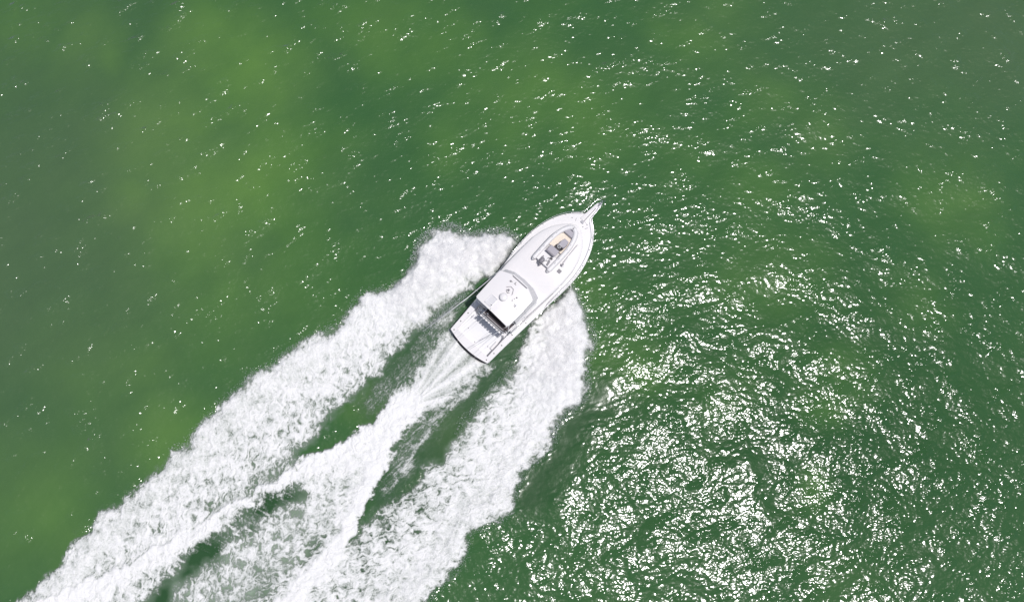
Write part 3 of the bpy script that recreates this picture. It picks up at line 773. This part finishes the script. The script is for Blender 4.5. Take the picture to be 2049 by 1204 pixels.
# rocket launcher across the after end of the flybridge
def launcher(bm):
    for z, y in ((3.45, 2.72), (3.70, 2.74), (3.60, 2.90)):
        tube(bm, smoothpath([(-.80, y + .02, z), (.3, y + .02, z), (1.50, y + .04, z), (1.82, y + .12, z)], 4), .022, 6)
    for x in (-.78, -.05, .7, 1.45):
        tube(bm, [(x, 2.76, 3.2), (x, 2.76, 3.70)], .022, 6)
la_ = part('rod_rack', yacht, ALU, launcher, True)
for i in range(8):
    x = -.74 + i * .305
    part('rod_tube', la_, GEL, lambda bm: (box(bm, (x, 2.60, 3.42), (.19, .16, .14), bev=.02), tube(bm, [(x, 2.64, 3.2), (x, 2.58, 3.52)], .045, 8)))
def ladder(bm):
    for x in (-1.55, -1.20): tube(bm, [(x, 2.55, .9), (x - .02, 3.3, 3.2)], .022, 6)
    for k in range(5): tube(bm, [(-1.56, 2.62 + k * .14, 1.15 + k * .42), (-1.20, 2.62 + k * .14, 1.15 + k * .42)], .022, 6)
part('ladder', yacht, STEEL, ladder, True)

# outriggers: base, pole and spreaders
def outrigger(base, mid, tip, side):
    o = part('outrigger', yacht, ALU, lambda bm: tube(bm, [base, mid, tip], [.045, .034, .014], 8), True)
    d = (Vector(tip) - Vector(base)).normalized(); w = Vector((d.y, -d.x, 0)).normalized() * .42
    c_ = Vector(base).lerp(Vector(tip), .32)
    part('spreader', o, STEEL, lambda bm: (tube(bm, [c_ - w, c_ + w], .012, 5), tube(bm, [c_ - Vector((0, 0, .28)), c_ + Vector((0, 0, .28))], .012, 5)), True)
    part('stay_wire', o, STEEL, lambda bm: (tube(bm, [Vector(base).lerp(Vector(tip), .03), c_ + w, Vector(base).lerp(Vector(tip), .8)], .008, 4), tube(bm, [Vector(base).lerp(Vector(tip), .03), c_ - w, Vector(base).lerp(Vector(tip), .8)], .008, 4)))
    part('base', o, ALU, lambda bm: (lathe(bm, (base[0], base[1], base[2] - .5), [(.07, 0), (.07, .45), (.05, .52)], 12)))
    return o
outrigger((-2.30, 6.6, 3.05), (-2.60, 3.0, 3.7), (-3.27, -1.75, 4.45), -1)
outrigger((2.28, 7.6, 2.75), (1.75, 4.2, 3.3), (.62, -.2, 4.05), 1)
def siderail(bm):
    tube(bm, smoothpath([(2.28, 7.9, 2.0), (2.22, 7.2, 2.55), (2.16, 5.2, 2.95), (2.1, 3.6, 3.0), (2.0, 2.9, 2.4)], 4), .024, 6)
    tube(bm, smoothpath([(-2.28, 7.9, 2.0), (-2.24, 7.2, 2.55), (-2.2, 5.2, 2.95), (-2.12, 3.6, 3.0), (-2.05, 2.9, 2.4)], 4), .024, 6)
part('side_rail', yacht, STEEL, siderail, True)

# bow pulpit, rail, anchor gear
PO = [(-.42, 15.05), (-.36, 15.7), (-.27, 16.6), (-.22, 17.12), (-.10, 17.25), (.10, 17.25), (.22, 17.12), (.27, 16.6), (.36, 15.7), (.42, 15.05)]
pul = part('bow_pulpit', yacht, GEL, lambda bm: prism(bm, PO[::-1], 2.14, 2.33, .03)); auto_smooth(pul, 40)
part('anchor_roller', pul, STEEL, lambda bm: (box(bm, (-.05, 17.22, 2.35), (.05, .34, .12), bev=.01), box(bm, (.11, 17.22, 2.35), (.05, .34, .12), bev=.01), tube(bm, [(-.07, 17.3, 2.36), (.13, 17.3, 2.36)], .05, 10)))
part('anchor_chain', pul, GREYP, lambda bm: [lathe(bm, (.03 + .0 * k + .008 * (k % 2), 15.02 + k * .055, 2.36 if k > 4 else 2.34), [(.022, 0), (.030, .02), (.018, .035)], 6) for k in range(30)])
part('windlass', pul, STEEL, lambda bm: (lathe(bm, (-.06, 14.92, 2.24), [(.13, 0), (.12, .06), (.07, .09), (.07, .16), (.11, .18), (.10, .22)], 16), box(bm, (.06, 14.86, 2.30), (.2, .14, .12), bev=.02)))
def anchor(bm):
    tube(bm, [(.03, 16.9, 2.40), (.03, 17.45, 2.34), (.03, 17.7, 2.12)], .035, 6)
    for sgn in (-1, 1):
        v = [bm.verts.new(p) for p in [(.03, 17.75, 2.22), (.03 + sgn * .22, 17.52, 2.05), (.03 + sgn * .13, 17.92, 1.92), (.03, 17.98, 1.98)]]
        v2 = [bm.verts.new((q.co.x, q.co.y, q.co.z - .03)) for q in v]
        bm.faces.new(v); bm.faces.new(v2[::-1])
        for k in range(4): bm.faces.new((v[k], v[(k + 1) % 4], v2[(k + 1) % 4], v2[k]))
part('anchor', yacht, STEEL, anchor)
def railpath(sgn):
    p = [(sgn * (beam(y) - .06), y, sheer(y) + .62) for y in (8.0, 9.5, 11, 12.3, 13.3, 14.1, 14.7)]
    p = [(sgn * (beam(7.2) - .06), 7.2, sheer(7.2) + .1)] + p
    p += [(sgn * .72, 15.35, 2.95), (sgn * .46, 15.6, 3.0), (sgn * .40, 16.2, 3.02), (sgn * .33, 16.9, 3.04), (sgn * .16, 17.28, 3.05)]
    return p
def bowrail(bm):
    a = railpath(-1); c_ = railpath(1)[::-1]
    tube(bm, smoothpath(a + [(0, 17.33, 3.05)] + c_, 4), .022, 6)
br = part('bow_rail', yacht, STEEL, bowrail, True)
for sgn in (-1, 1):
    for y in (8.6, 9.9, 11.2, 12.5, 13.5, 14.5):
        part('stanchion', br, STEEL, lambda bm: tube(bm, [(sgn * (beam(y) - .10), y - .05, sheer(y)), (sgn * (beam(y) - .06), y, sheer(y) + .62)], .016, 6), True)
    for y, x in ((15.9, .30), (16.7, .24)):
        part('stanchion', br, STEEL, lambda bm: tube(bm, [(sgn * x, y, 2.3), (sgn * (x + .1), y + .05, 3.02)], .016, 6), True)
def cleat(bm, x, y, rz=0):
    box(bm, (x, y, sheer(y) + .06), (.05, .30, .035), rz=rz, bev=.012); box(bm, (x, y, sheer(y) + .03), (.05, .1, .06), rz=rz)
for x, y, rz in [(-.62, 14.72, .5), (.62, 14.72, -.5), (-2.52, 9.3, 0), (2.55, 9.3, 0), (-2.1, 4.4, 0), (2.22, 4.2, 0)]:
    part('cleat', yacht, STEEL if abs(x) > 1 else GREYP, lambda bm: cleat(bm, x, y, rz))
for x, y in ((.46, 15.0), (.30, 14.62), (-.98, 14.62)):
    part('deck_fill', yacht, GREYP, lambda bm: lathe(bm, (x, y, sheer(y) + .08), [(.045, 0), (.045, .03)], 12))
part('deck_hatch', yacht, GREYP, lambda bm: box(bm, (1.50, 10.14, 2.60), (.36, .36, .05), bev=.015), label='small square dark grey hatch lid')
def davit_b(bm):
    lathe(bm, (1.38, 10.75, 2.50), [(.24, 0), (.22, .06), (.14, .10), (.13, .34), (.16, .36), (.16, .42)], 20)
dv = part('davit', yacht, GEL, davit_b); auto_smooth(dv, 50)
part('boom', dv, GEL, lambda bm: tube(bm, [(1.34, 10.6, 2.90), (1.12, 13.0, 2.72)], [.06, .045], 8), True)
part('winch', dv, GREYP, lambda bm: box(bm, (1.36, 10.72, 2.96), (.14, .24, .10), bev=.03))
for y in (10.4, 12.6):
    part('dinghy_chock', yacht, GREYP, lambda bm: box(bm, (-.12, y, 2.64), (1.3, .10, .16), bev=.02))

# ------------------------------------------------------------------ the tender on the foredeck
ding = bpy.data.objects.new('inflatable_dinghy', None); COL.objects.link(ding)
ding.matrix_world = YM @ Matrix.Translation((-.06, 9.58, 2.70))
tag(ding, 'small white rigid inflatable dinghy with grey seats stowed on the yacht foredeck', 'dinghy')
TR = .215; tz = .26
half = [(.86, .0), (.88, .9), (.89, 1.9), (.84, 2.7), (.70, 3.35), (.46, 3.88), (.24, 4.10), (0, 4.16)]
def tubes(bm):
    a = [(x, y, tz + .10 * (y / 4.2) ** 2) for x, y in half]; c_ = [(-x, y, z) for x, y, z in a[:-1]][::-1]
    pth = smoothpath(a + c_, 6)
    st = [(.86, -.16, tz)]; en = [(-.86, -.16, tz)]
    full = [(.86, -.30, tz)] + st + pth + en + [(-.86, -.30, tz)]
    tube(bm, full, [.07, .17] + [TR] * len(pth) + [.17, .07], 18)
tb = part('inflatable_tube', ding, HYPA, tubes, True)
def strake(bm):
    a = [(x + (TR if y < 3 else TR * .8), y + (0 if y < 3.2 else TR * .6), tz - .03 + .10 * (y / 4.2) ** 2) for x, y in half[:-1]] + [(0, 4.16 + TR, tz + .07)]
    pth = smoothpath(a + [(-x, y, z) for x, y, z in a[:-1]][::-1], 5)
    tube(bm, pth, .022, 6)
part('rubbing_strake', tb, STRAKE, strake, True)
for sgn in (-1, 1):
    part('tube_end_cone', tb, GREYP, lambda bm: tube(bm, [(sgn * .86, -.15, tz), (sgn * .86, -.19, tz)], [.185, .16], 16))
    for y, x in ((.75, .88), (1.25, .885), (2.35, .87), (2.85, .82)):
        part('grab_handle', tb, GREYP, lambda bm: tube(bm, [(sgn * x, y - .10, tz + TR - .01 + .02), (sgn * x, y - .06, tz + TR + .045), (sgn * x, y + .06, tz + TR + .045), (sgn * x, y + .10, tz + TR + .01)], .014, 6))
def rhull(bm):
    secs = []
    for y, w, k in [(.05, .72, -.12), (1.2, .74, -.13), (2.4, .70, -.10), (3.2, .52, .0), (3.75, .28, .12), (4.0, .06, .22)]:
        secs.append([(-w, y, .20), (-w * .8, y, .02 + max(0, k) * .8), (0, y, k), (w * .8, y, .02 + max(0, k) * .8), (w, y, .20)])
    loft(bm, secs)
part('hull', ding, HYPA, rhull)
part('floor', ding, TAN, lambda bm: prism(bm, [(-.68, 1.75), (.68, 1.75), (.68, 2.5), (.56, 3.1), (.34, 3.62), (-.34, 3.62), (-.56, 3.1), (-.68, 2.5)], .19, .235))
part('stern_deck', ding, HYPA, lambda bm: box(bm, (0, .62, .235), (1.36, 1.10, .08), bev=.02))
part('transom', ding, HYPA, lambda bm: box(bm, (0, .06, .27), (1.30, .09, .42), bev=.02))
part('bow_cushion', ding, CUSH, lambda bm: prism(bm, [(-.44, 3.42), (.44, 3.42), (.34, 3.72), (.22, 3.90), (-.22, 3.90), (-.34, 3.72)], .22, .42, .04))
part('bow_locker', ding, CUSHD, lambda bm: box(bm, (0, 3.38, .30), (.86, .05, .2), bev=.015))
cs = part('console', ding, CUSH, lambda bm: prism(bm, [(-.02, 2.15), (.56, 2.15), (.58, 2.6), (.50, 2.92), (.06, 2.92), (-.04, 2.6)], .22, .74, .06))
part('instrument_panel', cs, DARK, lambda bm: box(bm, (.22, 2.02, .62), (.72, .30, .10), rx=-.5, bev=.02))
part('steering_wheel', cs, HYPA, lambda bm: (tube(bm, [(.18 + .17 * math.cos(a), 2.04 + .14 * math.sin(a), .76 + .05 * math.sin(a)) for a in np.linspace(0, 2 * math.pi, 20, endpoint=False)], .02, 6, closed=True), tube(bm, [(.02, 2.04, .76), (.34, 2.04, .76)], .014, 5), tube(bm, [(.18, 1.91, .72), (.18, 2.1, .76)], .014, 5)))
part('throttle', cs, GREYP, lambda bm: (box(bm, (.52, 2.18, .74), (.08, .14, .08), bev=.02), tube(bm, [(.52, 2.16, .76), (.53, 2.08, .9)], .016, 6)))
seat = part('seat', ding, CUSH, lambda bm: box(bm, (0, 1.46, .52), (.94, .60, .16), bev=.04))
part('backrest', seat, CUSHD, lambda bm: box(bm, (-.03, 1.10, .60), (.96, .14, .22), bev=.05))
part('seat_base', seat, HYPA, lambda bm: box(bm, (0, 1.44, .33), (.84, .56, .24), bev=.02))
om = part('outboard_motor', ding, GREYP, lambda bm: lathe(bm, (-.10, .18, .62), [(.11, 0), (.19, .04), (.22, .16), (.20, .28), (.12, .35), (.02, .36)], 16, 'Z'))
for v in om.data.vertices: v.co.y = .12 + (v.co.y - .18) * 1.35; 
auto_smooth(om, 50)
part('cowling', om, HYPA, lambda bm: prism(bm, [(-.26, .22), (-.06, .12), (.12, .3), (.14, .62), (-.02, .70), (-.2, .55)], .50, .72, .05))
part('mounting_bracket', om, GREYP, lambda bm: (box(bm, (-.10, .05, .48), (.24, .2, .3), bev=.03), box(bm, (-.30, .42, .55), (.1, .3, .1), bev=.02)))
part('drive_leg', om, GREYP, lambda bm: (box(bm, (-.06, -.16, .22), (.12, .2, .6), bev=.03), lathe(bm, (-.02, -.26, .42), [(.07, 0), (.075, .05), (.03, .08)], 12)))
part('fuel_tank', ding, DARK, lambda bm: box(bm, (.34, .86, .34), (.24, .16, .14), bev=.03))
part('steering_hose', ding, GREYP, lambda bm: (tube(bm, smoothpath([(-.02, .5, .6), (.2, .8, .48), (.36, .72, .44), (.42, .95, .36)], 5), .018, 6), tube(bm, smoothpath([(.05, .35, .55), (.3, .5, .4), (.22, .75, .36)], 5), .016, 6)))
part('ski_pole', ding, GREYP, lambda bm: (box(bm, (.42, .38, .34), (.16, .5, .14), rz=.2, bev=.03)))
part('bow_cleat', ding, GREYP, lambda bm: (tube(bm, [(0, 3.95, tz + .32), (0, 4.28, tz + .34)], .022, 6), box(bm, (0, 4.12, tz + .33), (.14, .04, .04), bev=.01)))

# ------------------------------------------------------------------ fishing rods lying aft from the rack
def rod(a, b_, label):
    o = bpy.data.objects.new('fishing_rod', None); COL.objects.link(o); o.matrix_world = YM
    tag(o, label, 'fishing rod', 'fishing rods over the cockpit')
    A, B = Vector(a), Vector(b_)
    part('blank', o, CARB, lambda bm: tube(bm, [A, A.lerp(B, .5) + Vector((0, 0, .05)), B], [.016, .012, .009], 6), True)
    part('handle', o, DARK, lambda bm: tube(bm, [A.lerp(B, -.10), A.lerp(B, .06)], .032, 8), True)
    part('reel', o, STEEL, lambda bm: box(bm, A + Vector((0, 0, .08)), (.12, .12, .10), bev=.03))
    for t in (.3, .5, .7, .9):
        part('line_guide', o, STEEL, lambda bm: tube(bm, [A.lerp(B, t), A.lerp(B, t) + Vector((0, 0, .07))], .008, 4))
rod((-.88, 2.60, 4.02), (-1.00, -.02, 4.30), 'short pale fishing rod over the cockpit, ending before the stern edge')
rod((-.31, 3.05, 4.05), (-.64, -1.07, 4.30), 'long pale fishing rod reaching out over the middle of the stern')
rod((1.70, 2.77, 4.00), (1.42, -.76, 4.30), 'long pale fishing rod beside the dark strip along the cockpit edge')

# ------------------------------------------------------------------ flying spray
_sr = np.random.RandomState(5)
def spray():
    P0 = []
    def along(line, n, width, hmax, r0, r1, seed):
        rr_ = np.random.RandomState(seed); L_ = pts(line)
        seg = np.hypot(*(L_[1:] - L_[:-1]).T); cum = np.concatenate([[0], np.cumsum(seg)])
        t = rr_.rand(n) * cum[-1]; x = np.interp(t, cum, L_[:, 0]); y = np.interp(t, cum, L_[:, 1])
        x = x + rr_.randn(n) * width; y = y + rr_.randn(n) * width
        z = rr_.rand(n) ** 1.5 * hmax + .1
        return np.stack([x, y, z, r0 + (r1 - r0) * rr_.rand(n) ** 3], 1)
    P0.append(along(LA_OUT[:14], 2600, .22, .9, .010, .030, 1))
    P0.append(along([(1010,480),(930,480),(870,500),(840,540)], 1200, .45, 1.2, .010, .030, 2))
    P0.append(along(LA_OUT[12:38], 1400, .20, .4, .010, .026, 3))
    P0.append(along(RA_OUT[:12], 1800, .22, .9, .010, .030, 4))
    P0.append(along(RA_OUT[10:22], 700, .2, .4, .010, .026, 5))
    P0.append(along([(930,590),(900,612),(870,640),(850,665)], 900, .35, .4, .010, .028, 6))
    P0.append(along(RA_IN[:9], 700, .2, .4, .010, .026, 7))
    A = np.concatenate(P0); n = len(A)
    base = np.array([(1, 0, 0), (0, 1, 0), (-1, 0, 0), (0, -1, 0), (0, 0, 1), (0, 0, -1)], float)
    tri = np.array([(0, 1, 4), (1, 2, 4), (2, 3, 4), (3, 0, 4), (1, 0, 5), (2, 1, 5), (3, 2, 5), (0, 3, 5)])
    st = 1 + .6 * _sr.rand(n, 1, 3)
    V = A[:, None, :3] + base[None] * A[:, 3][:, None, None] * st
    Fc = tri[None] + (np.arange(n) * 6)[:, None, None]
    me = bpy.data.meshes.new('spray'); V = V.reshape(-1, 3); Fc = Fc.reshape(-1, 3)
    me.vertices.add(len(V)); me.vertices.foreach_set('co', V.astype(np.float32).ravel())
    me.loops.add(Fc.size); me.loops.foreach_set('vertex_index', Fc.astype(np.int32).ravel())
    me.polygons.add(len(Fc)); me.polygons.foreach_set('loop_start', np.arange(0, Fc.size, 3, dtype=np.int32))
    me.polygons.foreach_set('use_smooth', np.ones(len(Fc), bool)); me.update(calc_edges=True)
    return me
sp = link('spray', spray(), pmat('spray_droplets', (.72, .72, .74), .6, var=.02))
tag(sp, 'fine white spray drops thrown up along the edges of the bow waves', 'spray', kind='stuff')
